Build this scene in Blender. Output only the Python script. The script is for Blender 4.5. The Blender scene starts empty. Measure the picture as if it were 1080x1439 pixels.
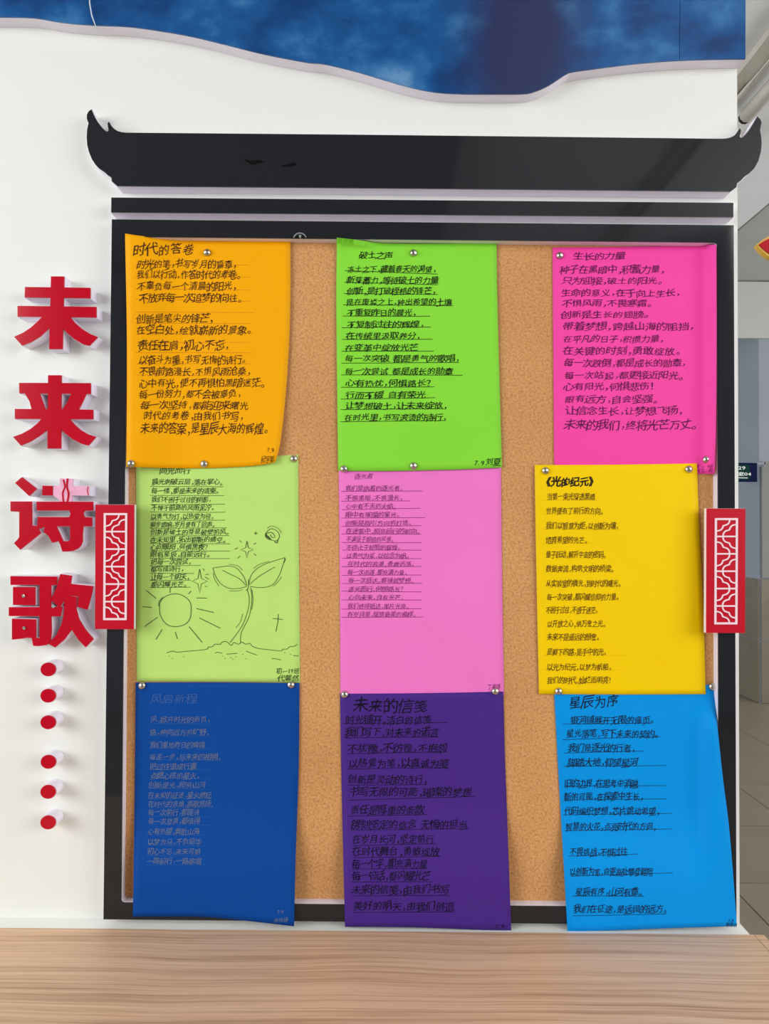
import bpy, math, random
from mathutils import Vector, Matrix, Euler
from mathutils.geometry import delaunay_2d_cdt
random.seed(7)
S = bpy.context.scene
COL = S.collection

# ------------------------------------------------------------------ camera
F = 1040.0                       # focal length in pixels of the 1080x1439 frame
CAM = Vector((0.0, -1.37, 1.48))
cam_data = bpy.data.cameras.new('camera')
cam = bpy.data.objects.new('camera', cam_data)
COL.objects.link(cam)
cam_data.sensor_fit = 'VERTICAL'
cam_data.sensor_height = 36.0
cam_data.sensor_width = 27.0
cam_data.lens = 36.0 * F / 1439.0
cam_data.clip_start = 0.02
cam.location = CAM
ROT = Euler((math.radians(90 + 1.2), 0, 0)).to_matrix() @ Matrix.Rotation(math.radians(0.4), 3, 'Z')
cam.rotation_euler = ROT.to_euler()
S.camera = cam

def ray(px, py):
    return ROT @ Vector(((px - 540.0) / F, (719.5 - py) / F, -1.0))
def at(px, py, d=0.0):
    """point d metres in front of the display panel seen at pixel (px, py)"""
    r = ray(px, py)
    return CAM + r * ((-d - CAM.y) / r.y)
def at_z(px, py, z):
    r = ray(px, py)
    return CAM + r * ((z - CAM.z) / r.z)

# ------------------------------------------------------------------ light
world = bpy.data.worlds.new('daylight')
S.world = world
world.use_nodes = True
world.node_tree.nodes['Background'].inputs[0].default_value = (0.90, 0.95, 1.0, 1)
world.node_tree.nodes['Background'].inputs[1].default_value = 0.80

def area(name, loc, target, sx, sy, power, col):
    l = bpy.data.lights.new(name, 'AREA')
    l.shape = 'RECTANGLE'; l.size = sx; l.size_y = sy
    l.energy = power; l.color = col
    o = bpy.data.objects.new(name, l); COL.objects.link(o)
    o.location = loc
    o.rotation_euler = (Vector(target) - Vector(loc)).to_track_quat('-Z', 'Y').to_euler()
    return o
area('left_window_light', (-3.6, -2.6, 2.75), (0.0, 0.0, 1.9), 3.2, 2.8, 78, (0.97, 0.985, 1.0))
area('right_window_light', (3.5, -2.8, 2.75), (0.0, 0.0, 1.9), 3.0, 2.8, 66, (1.0, 0.99, 0.98))
area('corridor_fill', (6.6, 1.6, 2.0), (3.0, 3.0, 1.4), 2.6, 2.4, 70, (1.0, 0.98, 0.95))  # added fill lamp brightening the corridor, stands for no known window
area('rear_corridor_fill', (-3.4, 5.6, 2.0), (3.2, 6.0, 1.6), 2.2, 2.4, 50, (0.95, 0.98, 1.0))  # unseen fill lamp added behind the panel to lift the dark corridor wall
S.view_settings.view_transform = 'Standard'
S.view_settings.look = 'None'
S.view_settings.gamma = 1
S.view_settings.use_curve_mapping = False
S.view_settings.exposure = 0.88

# ------------------------------------------------------------------ materials
def lin(c):
    return tuple(((v / 255.0) / 12.92 if v <= 10 else (((v / 255.0) + 0.055) / 1.055) ** 2.4) for v in c)
def mat(name, rgb, rough=0.6, spec=0.5, bump=0.0, bscale=200.0, var=0.0, vscale=4.0, metal=0.0, coat=0.0, srgb=True):
    m = bpy.data.materials.new(name); m.use_nodes = True
    nt = m.node_tree; b = nt.nodes['Principled BSDF']
    c = lin(rgb) if srgb else rgb
    b.inputs['Roughness'].default_value = rough
    b.inputs['Specular IOR Level'].default_value = spec
    b.inputs['Metallic'].default_value = metal
    b.inputs['Coat Weight'].default_value = coat
    b.inputs['Coat Roughness'].default_value = 0.03
    tc = nt.nodes.new('ShaderNodeTexCoord')
    n = nt.nodes.new('ShaderNodeTexNoise'); n.inputs['Scale'].default_value = vscale
    n.inputs['Detail'].default_value = 4
    nt.links.new(tc.outputs['Object'], n.inputs['Vector'])
    r = nt.nodes.new('ShaderNodeValToRGB')
    r.color_ramp.elements[0].position = 0.3; r.color_ramp.elements[1].position = 0.7
    r.color_ramp.elements[0].color = tuple(v * (1 - var) for v in c) + (1,)
    r.color_ramp.elements[1].color = tuple(min(1, v * (1 + var)) for v in c) + (1,)
    nt.links.new(n.outputs['Fac'], r.inputs['Fac'])
    nt.links.new(r.outputs['Color'], b.inputs['Base Color'])
    if bump > 0:
        n2 = nt.nodes.new('ShaderNodeTexNoise'); n2.inputs['Scale'].default_value = bscale
        n2.inputs['Detail'].default_value = 3
        nt.links.new(tc.outputs['Object'], n2.inputs['Vector'])
        bp = nt.nodes.new('ShaderNodeBump'); bp.inputs['Strength'].default_value = bump
        bp.inputs['Distance'].default_value = 0.002
        nt.links.new(n2.outputs['Fac'], bp.inputs['Height'])
        nt.links.new(bp.outputs['Normal'], b.inputs['Normal'])
    return m
M_PANEL = mat('white_painted_panel', (238, 239, 232), 0.45, 0.3, 0.05, 30, 0.012, 1.6)
M_FOAM = mat('white_foam_board', (239, 232, 243), 0.6, 0.3, 0.1, 120, 0.02, 20)
M_BLACK = mat('black_acrylic', (32, 34, 38), 0.05, 0.5, 0.02, 6, 0.05, 3)
M_RED = mat('red_acrylic', (196, 4, 34), 0.12, 0.35, 0.03, 14, 0.05, 9)
M_PLAQ = mat('red_plaque_board', (200, 4, 36), 0.4, 0.2, 0.0, 10, 0.03, 5)
M_PINKW = mat('pale_pink_lattice', (252, 222, 228), 0.45)
M_SHEEN = mat('painted_pink_sheen', (246, 178, 205), 0.25, 0.5, 0.3, 60, 0.10, 90)  # bright reflection on the red acrylic, painted as a pale pink colour
M_GREYW = mat('grey_wall_paint', (142, 148, 159), 0.7, 0.3, 0.05, 60, 0.03, 2)
M_CEIL = mat('ceiling_paint', (232, 233, 234), 0.8, 0.2, 0.1, 40, 0.03, 3)
M_BEAM = mat('beam_paint', (180, 181, 176), 0.8, 0.2, 0.05, 40, 0.02, 3)
M_BEAM2 = mat('warm_grey_wall_panel', (132, 132, 129), 0.7, 0.3, 0.05, 60, 0.03, 2)
M_SOFFIT = mat('grey_soffit_paint', (120, 120, 118), 0.8, 0.2)
M_TILEW = mat('brown_grey_wall_tile', (118, 110, 94), 0.35, 0.4, 0.05, 50, 0.10, 5)
M_TILEF = mat('beige_floor_tile', (130, 119, 102), 0.35, 0.4, 0.03, 60, 0.06, 2.5)
M_GROUT = mat('dark_grout', (78, 72, 64), 0.9, 0.2)
M_STEEL = mat('tack_steel', (205, 200, 188), 0.22, 0.5, 0.35, 260, 0.06, 200, metal=1.0)
M_CLEAR = mat('clear_grey_plastic', (150, 155, 155), 0.15, 0.6)
M_NAVY = mat('navy_sign_frame', (4, 14, 58), 0.7, 0.1)
M_SIGNG = mat('dark_green_sign_face', (2, 52, 46), 0.7, 0.1)
M_WHITE = mat('white_print', (235, 240, 238), 0.6)
M_GOLD = mat('gold_trim', (238, 186, 70), 0.4)
M_PIPE = mat('ivory_conduit', (200, 194, 182), 0.5, 0.3, 0.2, 30, 0.05, 20)
M_DUCT = mat('ivory_duct', (190, 184, 172), 0.6, 0.3, 0.5, 14, 0.07, 9)
M_HOLE = mat('dark_opening', (30, 22, 18), 0.9)
M_WIRE = mat('white_wire', (220, 224, 228), 0.5)

def wood():
    m = bpy.data.materials.new('oak_laminate'); m.use_nodes = True
    nt = m.node_tree; b = nt.nodes['Principled BSDF']
    tc = nt.nodes.new('ShaderNodeTexCoord')
    mp = nt.nodes.new('ShaderNodeMapping'); mp.inputs['Scale'].default_value = (1.0, 46, 46)
    nt.links.new(tc.outputs['Object'], mp.inputs['Vector'])
    # gentle warp so that the grain waves
    w = nt.nodes.new('ShaderNodeTexNoise'); w.inputs['Scale'].default_value = 2.2; w.inputs['Detail'].default_value = 2
    nt.links.new(tc.outputs['Object'], w.inputs['Vector'])
    add = nt.nodes.new('ShaderNodeVectorMath'); add.operation = 'MULTIPLY_ADD'
    add.inputs[1].default_value = (0, 2.4, 0)
    nt.links.new(w.outputs['Color'], add.inputs[0]); nt.links.new(mp.outputs['Vector'], add.inputs[2])
    n = nt.nodes.new('ShaderNodeTexNoise'); n.inputs['Scale'].default_value = 1.6
    n.inputs['Detail'].default_value = 8; n.inputs['Roughness'].default_value = 0.62
    nt.links.new(add.outputs[0], n.inputs['Vector'])
    r = nt.nodes.new('ShaderNodeValToRGB')
    e = r.color_ramp.elements
    e[0].position = 0.30; e[0].color = lin((190, 150, 118)) + (1,)
    e[1].position = 0.72; e[1].color = lin((232, 196, 162)) + (1,)
    x = r.color_ramp.elements.new(0.48); x.color = lin((220, 181, 146)) + (1,)
    nt.links.new(n.outputs['Fac'], r.inputs['Fac'])
    # fine dark fibres
    mp2 = nt.nodes.new('ShaderNodeMapping'); mp2.inputs['Scale'].default_value = (2.0, 240, 240)
    nt.links.new(tc.outputs['Object'], mp2.inputs['Vector'])
    add2 = nt.nodes.new('ShaderNodeVectorMath'); add2.operation = 'MULTIPLY_ADD'
    add2.inputs[1].default_value = (0, 8.0, 0)
    nt.links.new(w.outputs['Color'], add2.inputs[0]); nt.links.new(mp2.outputs['Vector'], add2.inputs[2])
    n2 = nt.nodes.new('ShaderNodeTexNoise'); n2.inputs['Scale'].default_value = 1.0; n2.inputs['Detail'].default_value = 5
    nt.links.new(add2.outputs[0], n2.inputs['Vector'])
    r2 = nt.nodes.new('ShaderNodeValToRGB')
    r2.color_ramp.elements[0].position = 0.34; r2.color_ramp.elements[0].color = (0.72, 0.64, 0.58, 1)
    r2.color_ramp.elements[1].position = 0.50; r2.color_ramp.elements[1].color = (1, 1, 1, 1)
    nt.links.new(n2.outputs['Fac'], r2.inputs['Fac'])
    mx = nt.nodes.new('ShaderNodeMixRGB'); mx.blend_type = 'MULTIPLY'; mx.inputs[0].default_value = 0.8
    nt.links.new(r.outputs['Color'], mx.inputs[1]); nt.links.new(r2.outputs['Color'], mx.inputs[2])
    nt.links.new(mx.outputs['Color'], b.inputs['Base Color'])
    b.inputs['Roughness'].default_value = 0.42
    b.inputs['Specular IOR Level'].default_value = 0.35
    return m
M_WOOD = wood()
M_SEAM = mat('edge_band_seam', (140, 104, 78), 0.6)

def cork():
    m = mat('cork', (200, 150, 98), 0.9, 0.15, 0.5, 700, 0.0, 5)
    nt = m.node_tree; b = nt.nodes['Principled BSDF']
    tc = nt.nodes.new('ShaderNodeTexCoord')
    n = nt.nodes.new('ShaderNodeTexNoise'); n.inputs['Scale'].default_value = 260; n.inputs['Detail'].default_value = 3
    nt.links.new(tc.outputs['Object'], n.inputs['Vector'])
    r = nt.nodes.new('ShaderNodeValToRGB'); e = r.color_ramp.elements
    e[0].position = 0.33; e[0].color = lin((196, 138, 84)) + (1,)
    e[1].position = 0.70; e[1].color = lin((228, 176, 120)) + (1,)
    x = e.new(0.48); x.color = lin((216, 160, 102)) + (1,)
    nt.links.new(n.outputs['Fac'], r.inputs['Fac'])
    n3 = nt.nodes.new('ShaderNodeTexNoise'); n3.inputs['Scale'].default_value = 4; n3.inputs['Detail'].default_value = 3
    nt.links.new(tc.outputs['Object'], n3.inputs['Vector'])
    r3 = nt.nodes.new('ShaderNodeValToRGB'); r3.color_ramp.elements[0].color = (0.90, 0.85, 0.82, 1); r3.color_ramp.elements[1].color = (1, 1, 1, 1)
    r3.color_ramp.elements[0].position = 0.35; r3.color_ramp.elements[1].position = 0.6
    nt.links.new(n3.outputs['Fac'], r3.inputs['Fac'])
    mx = nt.nodes.new('ShaderNodeMixRGB'); mx.blend_type = 'MULTIPLY'; mx.inputs[0].default_value = 1
    nt.links.new(r.outputs['Color'], mx.inputs[1]); nt.links.new(r3.outputs['Color'], mx.inputs[2])
    nt.links.new(mx.outputs['Color'], b.inputs['Base Color'])
    return m
M_CORK = cork()

def sky_print():
    """printed blue cloud picture of the top banner"""
    m = mat('printed_blue_clouds', (40, 100, 170), 0.16, 0.4)
    nt = m.node_tree; b = nt.nodes['Principled BSDF']
    tc = nt.nodes.new('ShaderNodeTexCoord')
    mp = nt.nodes.new('ShaderNodeMapping'); mp.inputs['Scale'].default_value = (1, 1, 1.3)
    mp.inputs['Location'].default_value = (0.35, 0, 0.1)
    nt.links.new(tc.outputs['Object'], mp.inputs['Vector'])
    n = nt.nodes.new('ShaderNodeTexNoise'); n.inputs['Scale'].default_value = 6.0
    n.inputs['Detail'].default_value = 5; n.inputs['Roughness'].default_value = 0.55
    nt.links.new(mp.outputs['Vector'], n.inputs['Vector'])
    r = nt.nodes.new('ShaderNodeValToRGB'); e = r.color_ramp.elements
    e[0].position = 0.30; e[0].color = lin((22, 44, 88)) + (1,)
    e[1].position = 0.80; e[1].color = lin((130, 170, 210)) + (1,)
    for p, c in ((0.44, (20, 66, 122)), (0.55, (28, 88, 150)), (0.65, (58, 118, 172))):
        x = e.new(p); x.color = lin(c) + (1,)
    nt.links.new(n.outputs['Fac'], r.inputs['Fac'])
    # darker, purplish patch of the printed night cloud
    g = nt.nodes.new('ShaderNodeTexGradient'); g.gradient_type = 'SPHERICAL'
    mp2 = nt.nodes.new('ShaderNodeMapping'); mp2.vector_type = 'TEXTURE'
    mp2.inputs['Location'].default_value = (0.245, -0.028, 2.40); mp2.inputs['Scale'].default_value = (0.17, 1, 0.30)
    nt.links.new(tc.outputs['Object'], mp2.inputs['Vector']); nt.links.new(mp2.outputs['Vector'], g.inputs['Vector'])
    mm = nt.nodes.new('ShaderNodeMath'); mm.operation = 'MULTIPLY_ADD'; mm.inputs[1].default_value = 1.8; mm.use_clamp = True
    nn = nt.nodes.new('ShaderNodeMath'); nn.operation = 'MULTIPLY_ADD'; nn.inputs[1].default_value = -1.0; nn.inputs[2].default_value = 0.35
    nt.links.new(n.outputs['Fac'], nn.inputs[0]); nt.links.new(nn.outputs[0], mm.inputs[2])
    nt.links.new(g.outputs['Fac'], mm.inputs[0])
    mx = nt.nodes.new('ShaderNodeMixRGB'); mx.inputs[2].default_value = lin((40, 50, 92)) + (1,)
    nt.links.new(mm.outputs[0], mx.inputs[0]); nt.links.new(r.outputs['Color'], mx.inputs[1])
    nt.links.new(mx.outputs['Color'], b.inputs['Base Color'])
    return m
M_SKY = sky_print()

def paper(name, rgb, rough=0.55):
    return mat(name, rgb, rough, 0.12, 0.04, 500, 0.02, 9)
def ink(name, rgb):
    return mat(name, rgb, 0.6, 0.2)

# ------------------------------------------------------------------ object helpers
def link(name, me, m=None, parent=None):
    o = bpy.data.objects.new(name, me); COL.objects.link(o)
    if m is not None and me is not None: me.materials.append(m)
    if parent is not None:
        o.parent = parent
        o.matrix_parent_inverse = Matrix.Translation(-Vector(parent.location)) if parent.rotation_euler.z == 0 else parent.matrix_basis.inverted()
    return o
def tag(o, label, cat, group=None):
    o['label'] = label; o['category'] = cat
    if group: o['group'] = group
    return o
def thing(name, loc, label, cat, group=None):
    o = bpy.data.objects.new(name, None); COL.objects.link(o)
    o.empty_display_size = 0.05
    o.location = loc
    return tag(o, label, cat, group)
def structure(o):
    o['kind'] = 'structure'; return o
def stuff(o):
    o['kind'] = 'stuff'; return o
def mesh(name, verts, faces, m, parent=None, smooth=False):
    me = bpy.data.meshes.new(name)
    me.from_pydata([tuple(v) for v in verts], [], faces); me.update()
    if smooth:
        for p in me.polygons: p.use_smooth = True
    return link(name, me, m, parent)
def box_vf(lo, hi, V, Fc):
    b = len(V)
    for x in (lo[0], hi[0]):
        for y in (lo[1], hi[1]):
            for z in (lo[2], hi[2]): V.append((x, y, z))
    for f in ((0, 1, 3, 2), (4, 6, 7, 5), (0, 4, 5, 1), (2, 3, 7, 6), (0, 2, 6, 4), (1, 5, 7, 3)):
        Fc.append(tuple(b + i for i in f))
def box(name, lo, hi, m, parent=None, bevel=0.0):
    V, Fc = [], []; box_vf(lo, hi, V, Fc)
    o = mesh(name, V, Fc, m, parent)
    if bevel > 0:
        md = o.modifiers.new('bevel', 'BEVEL'); md.width = bevel; md.segments = 2; md.limit_method = 'ANGLE'
    return o
def parea(p):
    return 0.5 * sum(p[i][0] * p[(i + 1) % len(p)][1] - p[(i + 1) % len(p)][0] * p[i][1] for i in range(len(p)))
def grow(p, k):
    """offset a pixel-space polygon outwards by k"""
    n = len(p); s = 1 if parea(p) > 0 else -1; out = []
    for i in range(n):
        a, b, c = Vector(p[i - 1]), Vector(p[i]), Vector(p[(i + 1) % n])
        d1 = (b - a).normalized(); d2 = (c - b).normalized()
        n1 = Vector((d1.y, -d1.x)) * s; n2 = Vector((d2.y, -d2.x)) * s
        m_ = n1 + n2
        m_ = m_ / max(0.45, m_.length_squared) * 2 if m_.length > 1e-6 else n1
        m_ = m_ / 2 * 1.0
        l = m_.length
        if l > 1.8: m_ *= 1.8 / l
        v = b + m_ * k
        out.append((v.x, v.y))
    return out
def union(polys):
    vs, fs = [], []
    for p in polys:
        q = p if parea(p) > 0 else p[::-1]
        fs.append(list(range(len(vs), len(vs) + len(q))))
        vs += [Vector(v) for v in q]
    v, e, f, _, _, src = delaunay_2d_cdt(vs, [], fs, 0, 1e-4)
    return v, [tuple(t) for t, o in zip(f, src) if o]
def extrude(name, polys, d_front, d_back, m, parent=None, k=0.0, dref=None):
    """union of pixel polygons seen at depth dref, made solid between two planes"""
    dref = d_front if dref is None else dref
    if k: polys = [grow(p, k) for p in polys]
    v2, tris = union(polys)
    P = [at(v.x, v.y, dref) for v in v2]
    n = len(P)
    V = [(p.x, -d_front, p.z) for p in P] + [(p.x, -d_back, p.z) for p in P]
    Fc = []
    edges = {}
    for t in tris:
        a, b, c = (P[i] for i in t)
        cr = (b.x - a.x) * (c.z - a.z) - (c.x - a.x) * (b.z - a.z)
        if cr < 0: t = t[::-1]
        Fc.append(t); Fc.append(tuple(n + i for i in t[::-1]))
        for i in range(3):
            edges[(t[i], t[(i + 1) % 3])] = 1
    for (a, b) in edges:
        if (b, a) not in edges: Fc.append((b, a, a + n, b + n))
    me = bpy.data.meshes.new(name); me.from_pydata(V, [], Fc); me.update()
    return link(name, me, m, parent)
def catmull(pts, n=6, closed=False):
    out = []; L = len(pts)
    rng = range(L) if closed else range(L - 1)
    for i in rng:
        p0 = pts[(i - 1) % L] if closed or i > 0 else pts[i]
        p1 = pts[i]; p2 = pts[(i + 1) % L]
        p3 = pts[(i + 2) % L] if closed or i + 2 < L else p2
        for j in range(n):
            t = j / n
            out.append(tuple(0.5 * (2 * b + (c - a) * t + (2 * a - 5 * b + 4 * c - d) * t * t + (3 * b - a - 3 * c + d) * t ** 3)
                             for a, b, c, d in zip(p0, p1, p2, p3)))
    if not closed: out.append(tuple(pts[-1]))
    return out
def stroke_polys(pts, w):
    """thick polyline as overlapping quads (pixel space)"""
    out = []
    for a, b in zip(pts[:-1], pts[1:]):
        a, b = Vector(a), Vector(b)
        d = b - a
        if d.length < 1e-4: continue
        d.normalize(); nrm = Vector((-d.y, d.x)) * w / 2; e = d * w * 0.35
        out.append([tuple(a - e + nrm), tuple(a - e - nrm), tuple(b + e - nrm), tuple(b + e + nrm)])
    return out
def circ(cx, cy, rx, ry=None, n=32):
    ry = ry or rx
    return [(cx + rx * math.cos(2 * math.pi * i / n), cy + ry * math.sin(2 * math.pi * i / n)) for i in range(n)]
def sm(x, a, b):
    """0 at a, 1 at b"""
    t = max(0.0, min(1.0, (x - a) / (b - a))); return t * t * (3 - 2 * t)

# ------------------------------------------------------------------ the hall around the panel
XR = 3.22; YW = 4.99; ZC = 3.62
structure(box('floor', (-4.2, -4.8, -0.12), (7.0, 9.0, -0.012), M_GROUT))
tile_me = None
fl = bpy.data.objects['floor']
for i in range(-7, 9):
    for j in range(-8, 9):
        x0 = 0.25 + 0.6 * (i - 1) ; y0 = -0.035 + 0.6 * j
        if tile_me is None:
            V, Fc = [], []; box_vf((0.003, 0.003, -0.012), (0.597, 0.597, 0.0), V, Fc)
            tile_me = bpy.data.meshes.new('tile'); tile_me.from_pydata(V, [], Fc); tile_me.materials.append(M_TILEF)
        if not (-4.1 < x0 < 4.8): continue
        o = bpy.data.objects.new('tile', tile_me); COL.objects.link(o)
        o.parent = fl; o.location = (x0, y0, 0)
structure(box('wall_right', (XR, YW, 0.0), (XR + 3.6, 9.0, ZC), M_GREYW))
structure(box('wall_rear', (-4.2, 8.9, 0.0), (XR - 0.002, 9.0, ZC), M_GREYW))
structure(box('wall_back', (-4.2, -4.8, 0.0), (7.0, -4.65, ZC), M_GREYW))
structure(box('ceiling', (-4.2, -4.8, ZC), (2.50, 9.0, ZC + 0.1), M_CEIL))
structure(box('ceiling', (2.53, -4.8, ZC + 0.012), (7.0, 9.0, ZC + 0.1), M_BEAM))
structure(box('trim_5', (2.50, -4.8, ZC + 0.05), (2.53, 9.0, ZC + 0.1), M_HOLE))
structure(box('trim_4', (XR + 0.015, YW - 0.02, 1.07), (XR + 1.6, YW - 0.002, 2.07), M_BEAM2))
structure(box('trim_1', (XR - 1.8, YW - 0.03, 3.13), (XR + 3.6, YW - 0.002, ZC - 0.002), M_BEAM))
structure(box('trim_2', (-4.2, -4.64, ZC - 0.10), (0.39, -0.9, ZC - 0.002), M_SOFFIT))
# dado of large tiles on the corner of the right wall
wr = bpy.data.objects['wall_right']
for (z0, z1) in ((0.0, 0.525), (0.53, 1.06)):
    for k in range(4):
        box('tile', (XR - 0.012, YW + 0.004 + 0.6 * k, z0 + 0.003), (XR - 0.0005, YW + 0.6 * (k + 1), z1), M_TILEW, wr)
    for k in range(3):
        box('tile', (XR + 0.01 + 0.8 * k, YW - 0.012, z0 + 0.003), (XR + 0.8 * (k + 1), YW - 0.0005, z1), M_TILEW, wr)
# joint and duct running under the ceiling
def tube(name, pts, r, m, parent=None, n=10, caps=True):
    V, Fc = [], []
    pts = [Vector(p) for p in pts]
    for i, p in enumerate(pts):
        d = (pts[min(i + 1, len(pts) - 1)] - pts[max(i - 1, 0)]).normalized()
        u = d.cross(Vector((0.13, 0.21, 1))).normalized(); w = d.cross(u)
        rr = r[i] if isinstance(r, (list, tuple)) else r
        for k in range(n):
            a = 2 * math.pi * k / n
            V.append(p + (u * math.cos(a) + w * math.sin(a)) * rr)
    for i in range(len(pts) - 1):
        for k in range(n):
            Fc.append((i * n + k, i * n + (k + 1) % n, (i + 1) * n + (k + 1) % n, (i + 1) * n + k))
    if caps:
        Fc.append(tuple(range(n))[::-1]); Fc.append(tuple((len(pts) - 1) * n + k for k in range(n)))
    return mesh(name, V, Fc, m, parent, True)
d = thing('cable_duct', (1.66, 0, ZC), 'dented ivory cable duct running along the grey ceiling, upper right', 'duct')
V, Fc = [], []
ys = [-4.4 + 0.12 * i for i in range(64)]
for i, y in enumerate(ys):
    w = 0.004 * math.sin(i * 1.7) + 0.003 * math.sin(i * 0.63)
    for (x, z) in ((1.62, ZC - 0.001), (1.62 + w, ZC - 0.035 + w), (1.69 + w, ZC - 0.035 - w), (1.69, ZC - 0.001)):
        V.append((x, y, z))
for i in range(len(ys) - 1):
    for k in range(4):
        Fc.append((i * 4 + k, i * 4 + (k + 1) % 4, i * 4 + 4 + (k + 1) % 4, i * 4 + 4 + k))
Fc += [(0, 1, 2, 3), tuple(len(V) - 4 + k for k in (3, 2, 1, 0))]
mesh('duct_body', V, Fc, M_DUCT, d)
box('duct_lip', (1.698, -4.4, ZC - 0.048), (1.712, 3.1, ZC - 0.002), M_PIPE, d)
p = thing('conduit_pipe', (1.81, 2.33, ZC), 'broken ivory conduit pipe with a dark open end under the ceiling, upper right', 'pipe')
tube('pipe', [(1.81, -1.28 + 0.3 * i, ZC - 0.05 + 0.006 * math.sin(i * 2.1)) for i in range(13)], 0.036, M_PIPE, p)
tube('open_end', [(1.81, 2.324, ZC - 0.052), (1.81, 2.345, ZC - 0.052)], 0.030, M_HOLE, p)
tube('pipe_sleeve', [(1.78, 2.75, ZC - 0.05), (1.80, 2.65, ZC - 0.055), (1.83, 2.56, ZC - 0.06), (1.85, 2.5, ZC - 0.06)], [0.03, 0.040, 0.042, 0.030], M_PIPE, p)
for yy in (-0.6, 0.6, 1.8): box('clip', (1.765, yy, ZC - 0.092), (1.855, yy + 0.02, ZC - 0.001), M_PIPE, p)

# door sign projecting from the wall corner
sy = YW - 0.10
def at_y(px, py, y): return at(px, py, -y)
s0 = at_y(1063.5, 650.5, sy); s1 = at_y(1035, 677, sy)
sg = thing('door_sign', (XR, sy, s1.z), 'small dark green and navy room sign projecting from the grey wall corner', 'sign')
box('sign_frame', (s0.x - 0.36, sy, s1.z), (s0.x, sy + 0.02, s0.z), M_NAVY, sg, 0.002)
box('sign_face', (s0.x - 0.345, sy - 0.002, s1.z + 0.016), (s0.x - 0.065, sy, s0.z - 0.016), M_SIGNG, sg)
box('bracket', (s0.x - 0.002, sy + 0.006, s0.z - 0.012), (XR + 0.01, sy + 0.014, s0.z + 0.006), M_GREYW, sg)
box('bracket', (XR - 0.004, sy + 0.006, s0.z - 0.03), (XR + 0.006, YW - 0.001, s0.z + 0.008), M_GREYW, sg)

# ------------------------------------------------------------------ glyphs
_g = {}
def raw_glyph(ch, off):
    c = bpy.data.curves.new('t', 'FONT'); c.body = ch; c.resolution_u = 2; c.offset = off
    o = bpy.data.objects.new('t', c); COL.objects.link(o)
    dg = bpy.context.evaluated_depsgraph_get(); dg.update()
    oe = o.evaluated_get(dg); me = oe.to_mesh()
    r = ([(v.co.x, v.co.y) for v in me.vertices], [tuple(q.vertices) for q in me.polygons], sum(q.area for q in me.polygons))
    oe.to_mesh_clear()
    bpy.data.objects.remove(o); bpy.data.curves.remove(c)
    return r
def glyph(ch, off=0.0):
    """outline of one written character; where a thickened outline fails to fill, doubled thin ones"""
    key = (ch, off)
    if key not in _g:
        v, f, ar = raw_glyph(ch, off)
        if off:
            v0, f0, a0 = raw_glyph(ch, 0.0)
            if off > 0 and ar < a0 * 1.01:
                v = [(x + k * off, y) for k in (-1, 1) for x, y in v0]
                f = f0 + [tuple(q + len(v0) for q in t) for t in f0]
            elif off < 0 and ar < a0 * 0.7: v, f = v0, f0
        _g[key] = (v, f)
    return _g[key]
HALF = set('.79《》，。 ,1!？?！、')
def adv(ch):
    return {' ': 0.45, '.': 0.35, '，': 0.5, '。': 0.5, '7': 0.55, '9': 0.55, '1': 0.5, '！': 0.6, '？': 0.7, '《': 0.6, '》': 0.6, '2': .55, '0': .55, '4': .55}.get(ch, 1.0)
def write(V, Fc, text, x0, x1, yc, h, fn, off=0.0, wild=1.0, y1=None, slant=0.10):
    """hand-lettered line in poster coordinates; fn maps (px, py) to 3-D"""
    tot = sum(adv(c) for c in text); sx = (x1 - x0) / tot; x = x0
    y1 = yc if y1 is None else y1
    for ch in text:
        a = adv(ch)
        if ch != ' ':
            vs, fs = glyph(ch, off)
            rot = random.uniform(-.07, .07) * wild; sc = 1.06 + random.uniform(-.11, .09) * wild
            dy = random.uniform(-.07, .07) * h * wild; sh = slant + random.uniform(-.08, .08) * wild
            p1, p2, p3 = (random.uniform(0, 6.28) for _ in range(3)); am = 0.024 * wild
            rise = 0.10 * wild
            lx = -0.30 if ch in '，。！？.' else (-0.42 if ch == '《' else (0.0 if len(ch.encode()) == 1 else 0.0))
            b = len(V)
            cy_ = yc + (y1 - yc) * ((x - x0) / max(1e-6, x1 - x0))
            for gx, gy in vs:
                u, v = gx - (0.5 if a == 1.0 else a / 2), gy - 0.38
                if ch == '《': u -= 0.45
                if ch in '，。': u += 0.06
                if ch in '7912' : v += 0.02
                u += am * math.sin(5 * v + p1) + am * .5 * math.sin(9 * u + p2)
                v += am * math.sin(5 * u + p3) + rise * u
                u += sh * v
                u, v = (u * math.cos(rot) - v * math.sin(rot)) * sc, (u * math.sin(rot) + v * math.cos(rot)) * sc
                px = x + (a / 2) * sx + u * sx
                py = cy_ + dy - v * h
                V.append(fn(px, py))
            Fc += [tuple(b + i for i in f) for f in fs]
        x += a * sx
def rule(V, Fc, x0, x1, ya, yb, w, fn):
    n = max(2, int((x1 - x0) / 8)); b = len(V); ph = random.uniform(0, 6)
    for i in range(n + 1):
        t = i / n; x = x0 + (x1 - x0) * t; y = ya + (yb - ya) * t + 0.25 * math.sin(3 * t + ph)
        V.append(fn(x, y - w / 2)); V.append(fn(x, y + w / 2))
    for i in range(n): Fc.append((b + 2 * i, b + 2 * i + 1, b + 2 * i + 3, b + 2 * i + 2))
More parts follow.
